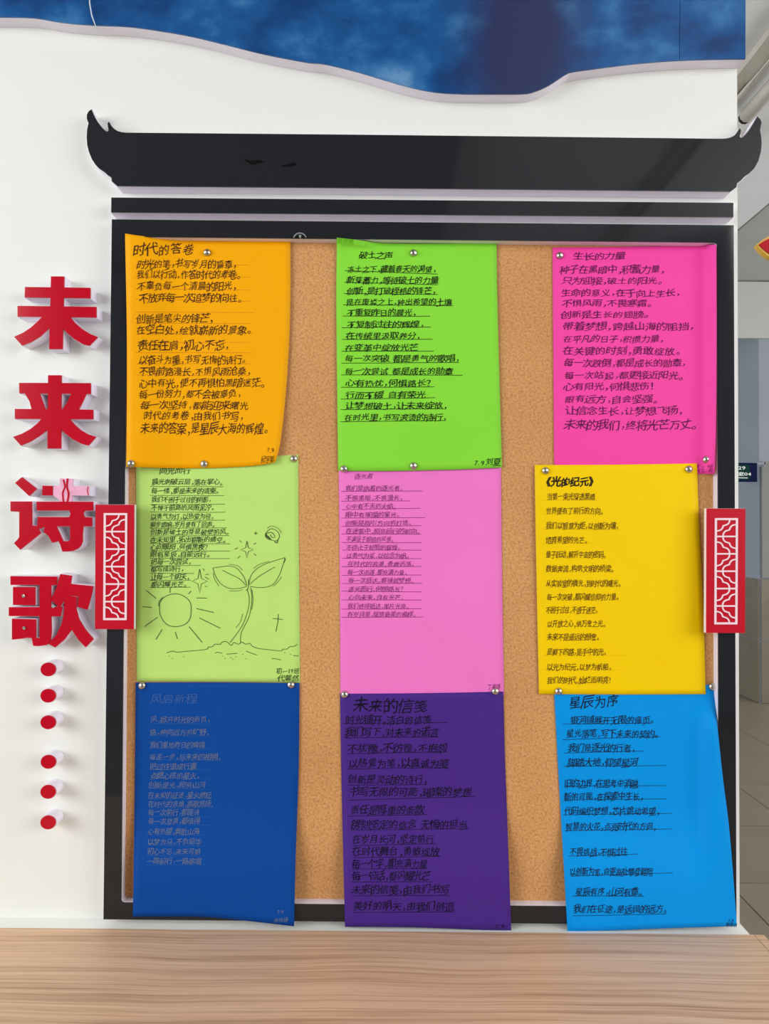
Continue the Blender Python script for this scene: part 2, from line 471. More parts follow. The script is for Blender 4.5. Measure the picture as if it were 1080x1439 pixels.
def pline(V, Fc, pts, w, fn, smooth=True, closed=False):
    if smooth and len(pts) > 2: pts = catmull(pts, 5, closed)
    if closed: pts = pts + [pts[0]]
    b = len(V); n = len(pts)
    for i, p in enumerate(pts):
        q = Vector(pts[min(i + 1, n - 1)]) - Vector(pts[max(i - 1, 0)])
        if q.length < 1e-6: q = Vector((1, 0))
        q.normalize(); nr = Vector((-q.y, q.x)) * w / 2
        V.append(fn(p[0] + nr.x, p[1] + nr.y)); V.append(fn(p[0] - nr.x, p[1] - nr.y))
    for i in range(n - 1): Fc.append((b + 2 * i, b + 2 * i + 1, b + 2 * i + 3, b + 2 * i + 2))

# sign lettering (right-hand part is what shows past the display panel)
V, Fc = [], []
sfn = lambda px, py: at_y(px, py, sy - 0.0026)
write(V, Fc, '初一29', 1017, 1047.5, 657.5, 6.2, sfn, 0.01, 0.0, slant=0)
write(V, Fc, '办公室04', 1017, 1055.5, 666, 5.6, sfn, 0.01, 0.0, slant=0)
rule(V, Fc, 1022, 1050, 671.6, 671.6, 1.0, sfn)
stuff(mesh('sign_lettering', V, Fc, M_WHITE, sg))

# red and gold ornament hanging from the ceiling at the right border
oy = 1.2
def opt(px, py): return at_y(px, py, oy)
oc = opt(1100, 344)
orn = thing('hanging_ornament', (oc.x, oy, oc.z), 'red hanging ornament with a gold border, cut off by the right edge', 'ornament')
def leaf(k):
    half = catmull([(1063 + k, 343.5), (1071 + k * .7, 337 + k * .6), (1083 + k * .3, 331 + k), (1100, 329 + k), (1117 - k * .3, 331 + k), (1129 - k * .7, 337 + k * .6), (1137 - k, 343.5)], 4)
    low = [(x, 687 + (687 - y) * 0 - y + 0 if False else 343.5 + (343.5 - y) * 1.5) for x, y in half[1:-1]][::-1]
    return half + low
extrude('gold_border', [leaf(0)], -oy + 0.012, -oy - 0.012, M_GOLD, orn)
extrude('red_center', [leaf(3.2)], -oy + 0.016, -oy + 0.0125, M_RED, orn)
tube('string', [(oc.x, oy, oc.z + 0.04), (oc.x, oy, ZC - 0.001)], 0.003, M_GOLD, orn, 6)

# ------------------------------------------------------------------ the display panel, plinth and desk
pr = at(1037, 700, 0).x
structure(box('wall_front', (-1.6, 0.0, 0.0), (pr, 0.12, 2.75), M_PANEL))
zp = at(1000, 1297, 0).z
box('trim_3', (-1.6, -0.046, 0.0), (pr, -0.0005, zp), M_PANEL); structure(bpy.data.objects['trim_3'])

zd = zp + 0.003
a = at_z(-260, 1301.5, zd); b = at_z(1073, 1313.5, zd)
ang = math.atan2(b.y - a.y, b.x - a.x)
L = (b - a).length; W = 0.62
dk = thing('desk', (b.x, b.y, 0.0), 'light oak laminate desk standing in front of the white display panel', 'desk')
dk.rotation_euler.z = ang
def desk_box(name, lo, hi, m, bev=0.0):
    V, Fc = [], []; box_vf(lo, hi, V, Fc)
    me = bpy.data.meshes.new(name); me.from_pydata(V, [], Fc); me.materials.append(m)
    o = bpy.data.objects.new(name, me); COL.objects.link(o); o.parent = dk
    if bev:
        md = o.modifiers.new('bevel', 'BEVEL'); md.width = bev; md.segments = 2; md.limit_method = 'ANGLE'
    return o
desk_box('desktop', (-L, -W, zd - 0.025), (-0.0185, 0, zd), M_WOOD)
desk_box('edge_band', (-0.0175, -W, zd - 0.025), (0, 0, zd), M_WOOD, 0.001)
desk_box('edge_seam', (-0.0185, -W, zd - 0.025), (-0.0175, 0, zd - 0.0004), M_SEAM)
desk_box('side_panel', (-0.05, -W + 0.02, 0.0), (-0.03, -0.02, zd - 0.025), M_WOOD)
desk_box('side_panel', (-L + 0.03, -W + 0.02, 0.0), (-L + 0.05, -0.02, zd - 0.025), M_WOOD)
desk_box('modesty_panel', (-L + 0.05, -0.10, 0.25), (-0.05, -0.085, zd - 0.025), M_WOOD)

# ------------------------------------------------------------------ blue banner with wavy lower edge
DF = 0.029
wave = catmull([(-90, 26), (-40, 24.5), (0, 23.5), (45, 24.5), (80, 30), (105, 33), (135, 35), (180, 37), (225, 43), (270, 51), (320, 63), (370, 75.5), (430, 87), (452, 89),
                (480, 95), (510, 103), (540, 112), (575, 122), (610, 129), (645, 131.5), (690, 132), (735, 131.5), (752, 128), (772, 119), (795, 104), (806, 100.5), (830, 97), (880, 90.5), (930, 86), (980, 83.5), (1047, 82.5)], 4)
poly = wave + [(1047.5, -160), (-90, -160)]
bn = thing('wavy_banner', at(540, 60, 0), 'large blue cloud print board with a wavy lower edge above the roof shape', 'banner')
extrude('foam_core', [poly], DF - 0.003, 0.0004, M_FOAM, bn, 0.8, dref=DF)
# the print is in two sheets with a butt joint
left = [q for q in wave if q[0] < 954] + [(954, 84.6), (956, -160), (-90, -160)]
right = [(954.8, 84.5)] + [q for q in wave if q[0] > 955.5] + [(1047.5, -160), (956.8, -160)]
extrude('printed_sheet', [left], DF, DF - 0.0029, M_SKY, bn)
extrude('printed_sheet', [right], DF, DF - 0.0029, M_SKY, bn)
wp = [at(124, -40, 0.034), at(126, 5, 0.034), at(129, 22, 0.034), at(134, 36, 0.033), at(138, 46, 0.003)]
tag(tube('wire', wp, 0.0011, M_WIRE, None, 6), 'thin white wire hanging over the blue banner, top left', 'wire')

# ------------------------------------------------------------------ roof-shaped top
Lc = [(x / 11.075 + 110, y / 11.075 + 145) for x, y in
      [(205, 95), (225, 150), (262, 225), (300, 290), (345, 350), (400, 412), (440, 441), (462, 437), (470, 415), (457, 350), (455, 315), (474, 285),
       (488, 305), (505, 340), (530, 372), (570, 408), (620, 436), (680, 452), (740, 458)]]
Lb = [(x / 11.075 + 110, y / 11.075 + 145) for x, y in
      [(605, 1287), (520, 1215), (516, 1165), (500, 1143), (465, 1125), (400, 1065), (320, 1012), (265, 955), (210, 870), (165, 760), (138, 650), (130, 540), (135, 420), (158, 310), (133, 245), (132, 180), (160, 125)]]
Rc = [(x / 10.275 + 1000, y / 10.275 + 150) for x, y in
      [(150, 462), (220, 456), (275, 440), (320, 415), (350, 385), (375, 350), (400, 305), (420, 345), (408, 395), (398, 430), (415, 448), (440, 440), (480, 405), (540, 330), (600, 235), (655, 138),
       (700, 185), (714, 230), (692, 340), (708, 420), (716, 540), (705, 650), (670, 780), (610, 890), (540, 958), (470, 1005), (420, 1060), (362, 1103), (352, 1160), (272, 1220)]]
roof = Lc + [(500, 189.2), (800, 192.5)] + Rc + [(600, 264.8)] + Lb
rf = thing('roof_ornament', at(596, 230, 0), 'glossy black roof-shaped board with upturned curled ends above the pinboard', 'wall ornament')
def two_layer(parent, polys, front=DF, back=0.0004, face=M_BLACK, k=0.7):
    extrude('foam_core', polys, front - 0.003, back, M_FOAM, parent, k, dref=front)
    extrude('acrylic_face', polys, front, front - 0.0029, face, parent)
two_layer(rf, [roof])
sf = [[(341, 223), (352, 226), (362, 224.5), (373, 227.5), (362, 229.5), (356, 232), (349, 229)], [(394, 232), (404, 231), (411, 228), (417, 230.5), (414, 233), (398, 235)]]
stuff(extrude('scuff', sf, DF + 0.0003, DF + 0.0001, mat('scuff_marks', (12, 12, 13), 0.9, 0.1), rf))
cb = thing('crossbar', at(593, 288, 0), 'narrow glossy black strip between roof shape and pinboard frame', 'strip')
two_layer(cb, [[(156.3, 277.5), (1030, 285), (1030, 305), (156, 298.2)]])

# ------------------------------------------------------------------ pinboard : black frame around cork
pb = thing('pinboard', at(593, 1290, 0), 'large cork pinboard with a black white-edged frame holding nine coloured poems', 'pinboard')
O = [(157, 308.2), (1030.5, 316.5), (1034.5, 1300.5), (145.2, 1292)]
I = [(177.8, 332.6), (1008, 340.6), (1010, 1276), (170, 1269)]
ringp = [[O[0], O[1], I[1], I[0]], [O[1], O[2], I[2], I[1]], [O[2], O[3], I[3], I[2]], [O[3], O[0], I[0], I[3]]]
for (cx, cy), sx_, sy_ in ((I[0], 1, 1), (I[1], -1, 1), (I[2], -1, -1), (I[3], 1, -1)):
    r = 4.0; arc = [(cx + sx_ * (r - r * math.sin(t)), cy + sy_ * (r - r * math.cos(t))) for t in [math.pi / 2 * i / 5 for i in range(6)]]
    ringp.append([(cx - sx_ * 1, cy - sy_ * 1)] + [(cx + sx_ * r, cy - sy_ * 1)] + arc + [(cx - sx_ * 1, cy + sy_ * r)])
extrude('frame_core', ringp, 0.025, 0.0004, M_FOAM, pb, 0.7, dref=0.028)
extrude('frame_face', ringp, 0.028, 0.0251, M_BLACK, pb)
c0 = at(176, 330, 0.028); c1 = at(1013, 1280, 0.028)
extrude('cork_sheet', [[(172, 327), (1014, 334), (1016, 1283), (164, 1276)]], 0.008, 0.0006, M_CORK, pb)
bpy.data.objects['cork_sheet'].scale = (1, 1, 1)
# clear suction hook peeping over the inner frame edge
hk = thing('suction_hook', at(421, 333, 0.028), 'clear plastic suction hook on the top inner frame edge right of the orange poster', 'hook')
extrude('suction_cup', stroke_polys([(421 + 9 * math.cos(t), 336 - 8.6 * math.sin(t)) for t in [0.35 + (math.pi - .7) * i / 12 for i in range(13)]], 1.3), 0.0305, 0.0282, M_CLEAR, hk)
extrude('hook_peg', [[(419.5, 330), (423, 330), (422.4, 333.5), (420.2, 333.5)]], 0.033, 0.0282, M_CLEAR, hk)

# ------------------------------------------------------------------ red plaques
def plaque(px, label):
    x0, y0, x1, y1, ax, ay, bx, by, yy0 = px
    t = thing('red_plaque', at((x0 + x1) / 2, y1, 0.028), label, 'plaque', 'red lattice plaques on the frame')
    f = 0.039
    rect = [[(x0, y0), (x1, y0 + 0.3), (x1 - 0.6, y1), (x0 - 0.6, y1 - 0.3)]]
    extrude('plaque_core', rect, f - 0.002, 0.0284, M_FOAM, t, 0.5, dref=f)
    extrude('plaque_face', rect, f, f - 0.0019, M_PLAQ, t)
    polys = []
    w, h = bx - ax, by - ay
    def U(u, v): return (ax + w * u - 0.8 * v, ay + h * v)
    bw = 2.9
    e0, e1, g0, g1 = bw / 2 / w, 1 - bw / 2 / w, bw / 2 / h, 1 - bw / 2 / h
    for p_, q_ in (((e0, g0), (e1, g0)), ((e1, g0), (e1, g1)), ((e1, g1), (e0, g1)), ((e0, g1), (e0, g0))):
        polys += stroke_polys([U(*p_), U(*q_)], bw)
    rows = [g0 + (g1 - g0) * i / 6 for i in range(7)]
    for r_ in rows[1:-1]: polys += stroke_polys([U(e0, r_), U(e1, r_)], 2.2)
    # quarter-cloud fret around a cell corner: two convex lobes with a cusp between
    base = [(0.66, 0.0), (0.64, 0.16), (0.55, 0.30), (0.36, 0.38), (0.34, 0.42), (0.30, 0.54), (0.20, 0.64), (0.0, 0.70)]
    for i in range(6):
        r0, r1 = rows[i], rows[i + 1]
        corners = (('TL', 'BR') if i % 2 == 0 else ('TR', 'BL'))
        for c in corners:
            pts = []
            for (u, v) in base:
                uu = u if 'L' in c else 1 - u
                vv = v if 'T' in c else 1 - v
                pts.append(U(e0 + (e1 - e0) * uu, r0 + (r1 - r0) * vv))
            polys += stroke_polys(catmull(pts[:4], 3) + catmull(pts[3:], 3), 1.9)
    extrude('lattice', polys, f + 0.0014, f + 0.0001, M_PINKW, t)
    return t
plaque((134.0, 709, 188.3, 884.3, 145.6, 721, 178.6, 871.5, 0), 'red plaque with pale lattice on the left side of the black frame')
plaque((992.8, 714.6, 1047, 889.6, 1004.2, 728, 1036.6, 877.5, 0), 'red plaque with pale lattice on the right side of the black frame')

# ------------------------------------------------------------------ red characters and dots
def sc(pts, s, ox, oy): return [(x / s + ox, y / s + oy) for x, y in pts]
A = lambda *p: sc(p, 3.427, 0, 360)
B = lambda *p: sc(p, 3.427, 0, 760)
C = lambda *p: sc(p, 7.714, 0, 690)
chars = []
chars.append(('red acrylic character 未, topmost of the four on the white panel', [
    A((245, 97), (308, 97), (300, 447), (236, 447)),
    A((120, 148), (434, 152), (434, 202), (118, 198)),
    A((84, 239), (463, 244), (463, 295), (84, 290)),
    A((205, 288), (185, 310), (150, 342), (112, 368), (68, 388), (105, 430), (150, 412), (195, 384), (225, 355), (240, 340), (240, 288)),
    A((296, 288), (340, 294), (360, 320), (395, 350), (435, 375), (470, 389), (430, 431), (400, 425), (355, 398), (320, 368), (296, 340))]))
chars.append(('red acrylic character 来, second from the top on the white panel', [
    A((231, 573), (295, 573), (293, 926), (228, 926)),
    A((92, 610), (436, 611), (436, 663), (92, 660)),
    A((71, 735), (448, 739), (448, 785), (71, 783)),
    A((116, 655), (188, 655), (205, 700), (218, 740), (152, 740), (142, 700)),
    A((345, 655), (418, 655), (398, 700), (376, 742), (298, 742), (325, 700)),
    A((203, 778), (180, 805), (145, 833), (105, 855), (62, 870), (100, 912), (145, 893), (190, 865), (235, 830), (235, 778)),
    A((290, 778), (335, 783), (360, 812), (390, 838), (425, 858), (462, 870), (425, 912), (395, 905), (350, 882), (315, 855), (290, 830))]))
chars.append(('red acrylic character 诗 with painted pink sheen on its upper strokes, third from the top', [
    A((105, 1064), (177, 1120), (140, 1155), (72, 1092)),
    C((113, 113), (342, 113), (345, 375), (405, 378), (415, 405), (440, 458), (218, 636), (150, 565), (190, 525), (207, 495), (208, 225), (113, 220)),
    A((204, 1105), (256, 1106), (256, 1152), (203, 1152)),
    C((396, 115), (1007, 115), (1007, 212), (396, 212)),
    C((745, 205), (757, 225), (764, 246), (757, 266), (745, 290), (925, 290), (908, 268), (902, 246), (908, 228), (925, 205)),
    C((410, 280), (995, 284), (995, 383), (402, 383)),
    C((483, 375), (605, 375), (640, 450), (682, 540), (650, 556), (633, 542), (565, 562), (525, 490), (488, 455), (475, 450)),
    C((758, 380), (900, 380), (893, 470), (893, 545), (878, 590), (845, 625), (790, 648), (735, 656), (675, 656), (652, 585), (633, 543), (740, 543), (758, 530)),
    C((400, 375), (480, 375), (445, 410), (415, 400))]))
chars.append(('red acrylic character 歌 with screw heads, lowest of the four characters', [
    B((50, 170), (274, 172), (272, 213), (50, 212)),
    B((62, 222), (168, 222), (168, 310), (62, 309)),
    B((190, 205), (245, 205), (245, 330), (190, 330)),
    B((42, 320), (300, 318), (290, 364), (42, 362)),
    B((57, 375), (172, 378), (172, 467), (160, 470), (133, 466), (100, 472), (57, 476)),
    B((190, 355), (245, 355), (247, 440), (243, 480), (225, 502), (185, 507), (160, 506), (152, 468), (190, 468)),
    B((290, 160), (345, 168), (338, 215), (325, 262), (300, 300), (285, 325), (262, 298), (243, 285), (255, 262), (272, 225)),
    B((325, 206), (448, 218), (440, 262), (420, 332), (372, 318), (378, 268), (312, 262)),
    B((312, 262), (368, 270), (366, 330), (380, 378), (412, 430), (450, 474), (412, 513), (378, 478), (345, 428), (310, 475), (265, 514), (232, 496), (270, 455), (296, 400), (308, 345))]))
for label, polys in chars:
    cx = sum(p[0][0] for p in polys) / len(polys); cy = max(v[1] for p in polys for v in p)
    t = thing('red_character', at(cx, cy, 0), label, 'character', 'red characters of the title')
    two_layer(t, polys, 0.031, 0.0004, M_RED, 1.0)
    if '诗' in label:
        sheen = [A((253, 1106), (300, 1106), (305, 1150), (296, 1182), (255, 1152)), A((288, 1070), (350, 1072), (345, 1182), (290, 1182)), A((340, 1107), (428, 1108), (428, 1152), (338, 1152))]  # strokes whose glossy window reflection is painted in pale pink
        extrude('sheen_core', sheen, 0.028, 0.0005, M_FOAM, t, 1.0, dref=0.031)
        extrude('painted_sheen', sheen, 0.031, 0.0281, M_SHEEN, t)['label'] = 'pale pink reflection painted over red acrylic'
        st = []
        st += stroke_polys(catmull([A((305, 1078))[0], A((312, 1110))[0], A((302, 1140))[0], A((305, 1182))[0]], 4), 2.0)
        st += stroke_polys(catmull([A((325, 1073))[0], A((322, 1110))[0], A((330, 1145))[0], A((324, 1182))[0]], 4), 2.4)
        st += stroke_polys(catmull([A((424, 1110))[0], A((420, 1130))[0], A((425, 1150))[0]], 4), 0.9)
        stuff(extrude('sheen_streak', st, 0.0317, 0.0311, M_RED, t))  # red streaks breaking up the painted reflection
    if '歌' in label:
        for q in B((112, 266), (255, 315), (115, 420)):
            extrude('screw', [circ(q[0], q[1], 2.3, n=14)], 0.0335, 0.0311, M_STEEL, t)
order = ['topmost', 'second', 'third', 'fourth', 'fifth', 'lowest']
for k, (cx, cy) in enumerate([(67.4, 940.8), (67.3, 977.8), (67.3, 1015.2), (67.6, 1070.8), (67.2, 1113.0), (67.2, 1156)]):
    where = order[k] + (' of six' if k in (0, 5) else ' from top of six')
    t = thing('red_dot', at(cx, cy + 10, 0), 'red ellipsis dot on a white peg, %s below the characters' % where, 'dot', 'red ellipsis dots')
    extrude('peg', [circ(cx, cy, 11.4, 10.2)], 0.029, 0.0004, M_FOAM, t, dref=0.032)
    extrude('acrylic_face', [circ(cx, cy, 10.6, 9.6)], 0.032, 0.0291, M_RED, t)

# ------------------------------------------------------------------ posters
def resample(pts, n):
    pts = catmull(pts, 8) if len(pts) > 2 else [tuple(p) for p in pts]
    L = [0.0]
    for a_, b_ in zip(pts[:-1], pts[1:]): L.append(L[-1] + math.hypot(b_[0] - a_[0], b_[1] - a_[1]))
    out = []; j = 0
    for i in range(n + 1):
        s = L[-1] * i / n
        while j < len(L) - 2 and L[j + 1] < s: j += 1
        t = (s - L[j]) / max(1e-9, L[j + 1] - L[j])
        out.append(tuple(a_ + (b_ - a_) * t for a_, b_ in zip(pts[j], pts[j + 1])))
    return out
def sheet(t, m, top, right, bottom, left, depth):
    NU, NV = 28, 40
    T, Bt, Lf, Rt = resample(top, NU), resample(bottom, NU), resample(left, NV), resample(right, NV)
    P = []
    for j in range(NV + 1):
        v = j / NV
        for i in range(NU + 1):
            u = i / NU
            q = []
            for c in (0, 1):
                q.append((1 - v) * T[i][c] + v * Bt[i][c] + (1 - u) * Lf[j][c] + u * Rt[j][c]
                         - ((1 - u) * (1 - v) * T[0][c] + u * (1 - v) * T[-1][c] + (1 - u) * v * Bt[0][c] + u * v * Bt[-1][c]))
            P.append(tuple(q))
    V = [at(x, y, depth(x, y)) for x, y in P]
    n = len(V)
    V += [Vector((p.x, p.y + 0.0003, p.z)) for p in V]
    Fc = []; W_ = NU + 1
    for j in range(NV):
        for i in range(NU):
            a_ = j * W_ + i; q = (a_, a_ + W_, a_ + W_ + 1, a_ + 1)
            Fc.append(q); Fc.append(tuple(n + k for k in q[::-1]))
    rim = [i for i in range(W_)] + [j * W_ + NU for j in range(1, NV + 1)] + [NV * W_ + i for i in range(NU - 1, -1, -1)] + [j * W_ for j in range(NV - 1, 0, -1)]
    for a_, b_ in zip(rim, rim[1:] + rim[:1]): Fc.append((a_, b_, b_ + n, a_ + n))
    return mesh('paper', V, Fc, m, t, True)
def poster(label, colour, inkc, top, right, bottom, left, depth, scale, ox, oy, title, rows, rules, sign=(), h=42, off=0.0, rule_w=0.9, rule_ink=None, wild=1.0, title_ink=None, title_off=None, inkname='ink'):
    t = thing('poem_poster', at((bottom[0][0] + bottom[-1][0]) / 2, bottom[0][1], depth((bottom[0][0] + bottom[-1][0]) / 2, bottom[0][1])), label, 'poster', 'handwritten poem posters')
    sheet(t, paper('paper_' + inkname, colour), top, right, bottom, left, depth)
    fn = lambda x, y: at(x, y, depth(x, y) + 0.0005)
    mi = ink('ink_' + inkname, inkc)
    X = lambda v: v / scale + ox
    Y = lambda v: v / scale + oy
    V, Fc = [], []
    tx, x0, x1, yc, th = title
    write(V, Fc, tx, X(x0), X(x1), Y(yc), th / scale, fn, off if title_off is None else title_off, wild)
    stuff(mesh('title', V, Fc, ink('title_' + inkname, title_ink) if title_ink else mi, t))
    V, Fc = [], []
    for r_ in rows:
        tx, x0, x1, yc = r_[:4]; hh = r_[4] if len(r_) > 4 else h
        write(V, Fc, tx, X(x0), X(x1), Y(yc), hh / scale, fn, off, wild)
    for s_ in sign:
        tx, x0, x1, yc, hh = s_
        write(V, Fc, tx, X(x0), X(x1), Y(yc), hh / scale, fn, off * .5, wild)
    stuff(mesh('handwriting', V, Fc, mi, t))
    if rules:
        V, Fc = [], []
        fr = lambda x, y: at(x, y, depth(x, y) + 0.00045)
        for r_ in rules:
            x0, x1, ya = r_[:3]; yb = r_[3] if len(r_) > 3 else ya
            rule(V, Fc, X(x0), X(x1), Y(ya), Y(yb), rule_w, fr)
        stuff(mesh('ruled_lines', V, Fc, ink('rule_' + inkname, rule_ink) if rule_ink else mi, t))
    return t, fn

# light green, in front of nothing else, laid first
lg = lambda x, y: 0.0092 + 0.001 * math.sin((x - 190) / 60.0)
T_lg, fn_lg = poster('light green poem poster with an ink drawing of sun and sprouting seedling', (194, 234, 122), (50, 60, 34),
    [(191, 650), (300, 645), (418.7, 639)], [(418.7, 639), (419.8, 772), (421.5, 959.6)], [(192, 957.5), (300, 958), (421.5, 959.6)], [(191, 650), (191.4, 800), (192, 957.5)], lg,
    4.232, 180, 630, ('向光而行', 185, 370, 132, 40),
    [('晨光刺破云层，落在掌心。', 140, 565, 200), ('每一缕，都是未来的请柬。', 138, 540, 253), ('我们不困于过往的阴影，', 138, 495, 304), ('不惮于前路的风雨泥泞。', 138, 510, 353),
     ('以勇气为灯，以热爱为径。', 135, 510, 404), ('脚步踏响，岁月便有了回声。', 132, 515, 452), ('创新是破土的芽是破壁的风。', 132, 600, 497), ('在未知里，拓出崭新的晴空。', 132, 580, 543),
     ('心向暖阳，何惧黑夜？', 132, 480, 586), ('眼有星辰，自能远行。', 132, 485, 630), ('把每一次尝试，', 135, 375, 674), ('都写成诗行，', 135, 330, 718), ('让每一个明天，', 135, 365, 764), ('都闪耀光芒。', 135, 350, 808)],
    [(130, 565, 228), (130, 570, 280), (130, 575, 333), (130, 578, 379), (130, 576, 427), (130, 585, 474), (130, 600, 520), (130, 606, 567), (130, 605, 610), (128, 605, 655), (128, 432, 698), (128, 392, 743), (128, 372, 785), (128, 372, 827)],
    [('初一19班', 880, 1018, 1325, 38), ('代馨然', 888, 1016, 1366, 38)], h=38, off=0.004, rule_w=0.75, rule_ink=(92, 112, 56), inkname='light_green')
# the drawing on the light green sheet
V, Fc = [], []
Z = lambda pts: [(x / 4.232 + 180, y / 4.232 + 630) for x, y in pts]
def dr(pts, w=0.75, smooth=True, closed=False): pline(V, Fc, Z(pts), w, fn_lg, smooth, closed)
dr([(187, 950), (190, 915), (215, 885), (255, 868), (300, 867), (340, 885), (368, 915), (374, 955), (368, 1010), (340, 1045), (290, 1060), (240, 1053), (205, 1020), (188, 980)], 0.9, True, True)
dr([(181, 940), (184, 912), (205, 886)], 0.8)
for s_ in ([(107, 845), (165, 892)], [(250, 830), (248, 860)], [(375, 848), (358, 866)], [(408, 890), (468, 891)], [(405, 953), (508, 976)], [(422, 1008), (548, 1070)], [(362, 1060), (440, 1155)],
           [(280, 1093), (292, 1133)], [(202, 1077), (165, 1137)], [(175, 1005), (97, 1060)], [(85, 942), (140, 946)]): dr(s_, 0.95, False)
# seedling
dr([(503, 712), (540, 706), (600, 700), (640, 710), (670, 740), (690, 770), (705, 815)])
dr([(503, 712), (520, 760), (550, 805), (600, 832), (660, 833), (705, 820)])
dr([(560, 725), (610, 750), (660, 775), (700, 815)])
dr([(716, 815), (725, 770), (745, 735), (790, 700), (850, 675), (932, 650)])
dr([(932, 650), (918, 700), (895, 760), (860, 810), (800, 828), (725, 822)])
dr([(722, 810), (760, 775), (820, 735), (872, 706)])
dr([(705, 835), (718, 880), (718, 930), (705, 985), (680, 1050), (640, 1110), (605, 1155)])
dr([(728, 828), (735, 880), (732, 935), (718, 1000), (690, 1060), (670, 1105), (668, 1160)])
dr([(715, 780), (713, 830), (700, 845)]); dr([(505, 740), (512, 775), (540, 820)], .6); dr([(600, 690), (650, 698), (680, 725)], .6)
dr([(745, 715), (780, 690), (840, 672)], .6); dr([(735, 840), (742, 900), (735, 960)], .6); dr([(680, 985), (668, 1030), (640, 1068)], .6)
dr([(912, 765), (890, 795), (860, 822)], .6); dr([(600, 848), (650, 848), (680, 840)], .6); dr([(925, 650), (935, 662), (920, 690)], .6)
# ground line and crumbs of soil
dr([(228, 1217), (262, 1206), (290, 1212), (350, 1207), (462, 1196), (475, 1182), (500, 1180), (515, 1165), (545, 1166), (560, 1152), (585, 1150), (612, 1172), (628, 1155), (655, 1165), (675, 1153), (700, 1165), (722, 1160), (740, 1178), (775, 1190), (840, 1198), (905, 1205), (920, 1195), (945, 1193), (960, 1180), (985, 1178), (1005, 1165)], 0.8)
for s_ in ([(515, 1217), (535, 1213), (558, 1218)], [(585, 1224), (615, 1222), (648, 1219)], [(700, 1205), (730, 1217), (765, 1230)], [(853, 1250), (880, 1252), (908, 1260)], [(980, 1232), (1015, 1235)]): dr(s_, 0.8)
for q in ((245, 1235), (262, 1250), (330, 1240), (560, 1235), (575, 1250), (610, 1245), (622, 1255), (680, 1225), (700, 1250), (640, 1240), (930, 1215), (965, 1225)): dr([(q[0] - 3, q[1]), (q[0] + 3, q[1] + 1)], 0.8, False)
# stars
def star(cx, cy, rx, ry): dr([(cx, cy - ry), (cx + rx * .22, cy - ry * .22), (cx + rx, cy), (cx + rx * .22, cy + ry * .22), (cx, cy + ry), (cx - rx * .22, cy + ry * .22), (cx - rx, cy), (cx - rx * .22, cy - ry * .22), (cx, cy - ry)], 0.85, False)
star(706, 603, 38, 52); star(425, 790, 46, 72)
for s_ in ([(632, 600), (652, 592)], [(650, 655), (665, 640)], [(662, 548), (675, 560)], [(745, 572), (762, 562)], [(748, 628), (762, 638)], [(758, 495), (758, 515)], [(748, 505), (768, 505)],
           [(860, 1012), (918, 1018)], [(893, 985), (890, 1030), (878, 1090)], [(458, 752), (478, 748)], [(455, 765), (480, 778)], [(445, 715), (452, 728)], [(455, 820), (470, 822)]): dr(s_, 0.85, False)
# little scribbled rose
dr([(815, 510), (830, 490), (850, 478), (875, 485), (895, 505), (898, 530), (880, 550), (850, 545), (825, 535), (815, 515), (840, 500), (860, 505), (872, 525), (855, 530), (845, 512)], 0.85)
for k in range(6): dr([(815 + 5 * k, 505 + 5 * k), (822 + 6 * k, 528 + 4 * k)], 0.8, False)
dr([(825, 478), (850, 462), (890, 475), (912, 505)], .6); dr([(870, 555), (885, 562), (890, 545)], 1.2)
stuff(mesh('ink_drawing', V, Fc, ink('drawing_ink', (70, 84, 44)), T_lg))

og = lambda x, y: 0.0128 + 0.0185 * sm(x, 262, 182) + 0.004 * sm(x, 330, 395) * sm(y, 560, 650)
poster(
    'bright orange poem poster at the top left of the pinboard', (255, 176, 0), (72, 34, 12),
    [(175.6, 328.2), (206, 332.5), (245, 335.8), (290, 338), (350, 337.6), (408, 337.5)], [(408, 337.5), (407.5, 441), (402.5, 539), (394, 620), (386.5, 649.5)],
    [(177.4, 655.8), (230, 657.6), (286, 658), (340, 655.8), (370, 652.8), (386.5, 649.5)], [(175.6, 328.2), (178.3, 490), (177.4, 655.8)], og,
    4.112, 170, 320, ('时代的答卷', 70, 425, 124, 72),
    [('时光的笔，书写岁月的篇章，', 95, 668, 208, 54), ('我们以行动，作答时代的考卷。', 90, 690, 270, 54), ('不辜负每一个清晨的阳光，', 92, 668, 337, 54), ('不放弃每一次追梦的向往。', 105, 700, 405, 54),
     ('创新是笔尖的锋芒，', 88, 535, 525, 56), ('在空白处，绘就崭新的景象。', 86, 755, 590, 56), ('责任在肩，初心不忘，', 98, 628, 680, 60), ('以奋斗为墨，书写无悔的诗行。', 105, 722, 762, 54),
     ('不畏前路漫长，不惧风雨沧桑，', 105, 748, 830, 52), ('心中有光，便不再惧怕黑暗迷茫。', 103, 832, 897, 54), ('每一份努力，都不会被辜负，', 105, 692, 960, 52), ('每一次坚持，都能迎来曙光', 112, 738, 1025, 52),
     ('时代的考卷，由我们书写，', 130, 708, 1088, 54), ('未来的答案，是星辰大海的辉煌。', 113, 850, 1160, 66)],
    [(80, 740, 214), (78, 750, 286), (80, 758, 350, 362), (85, 748, 412, 425), (82, 770, 486, 491), (85, 752, 552), (88, 760, 614, 608), (85, 745, 662), (85, 745, 722), (90, 750, 786), (90, 740, 852)],
    [('7.9', 843, 885, 1285, 34), ('纪宇彰', 808, 888, 1335, 42)], off=0.002, rule_w=0.55, rule_ink=(222, 142, 10), inkname='orange', wild=1.3)

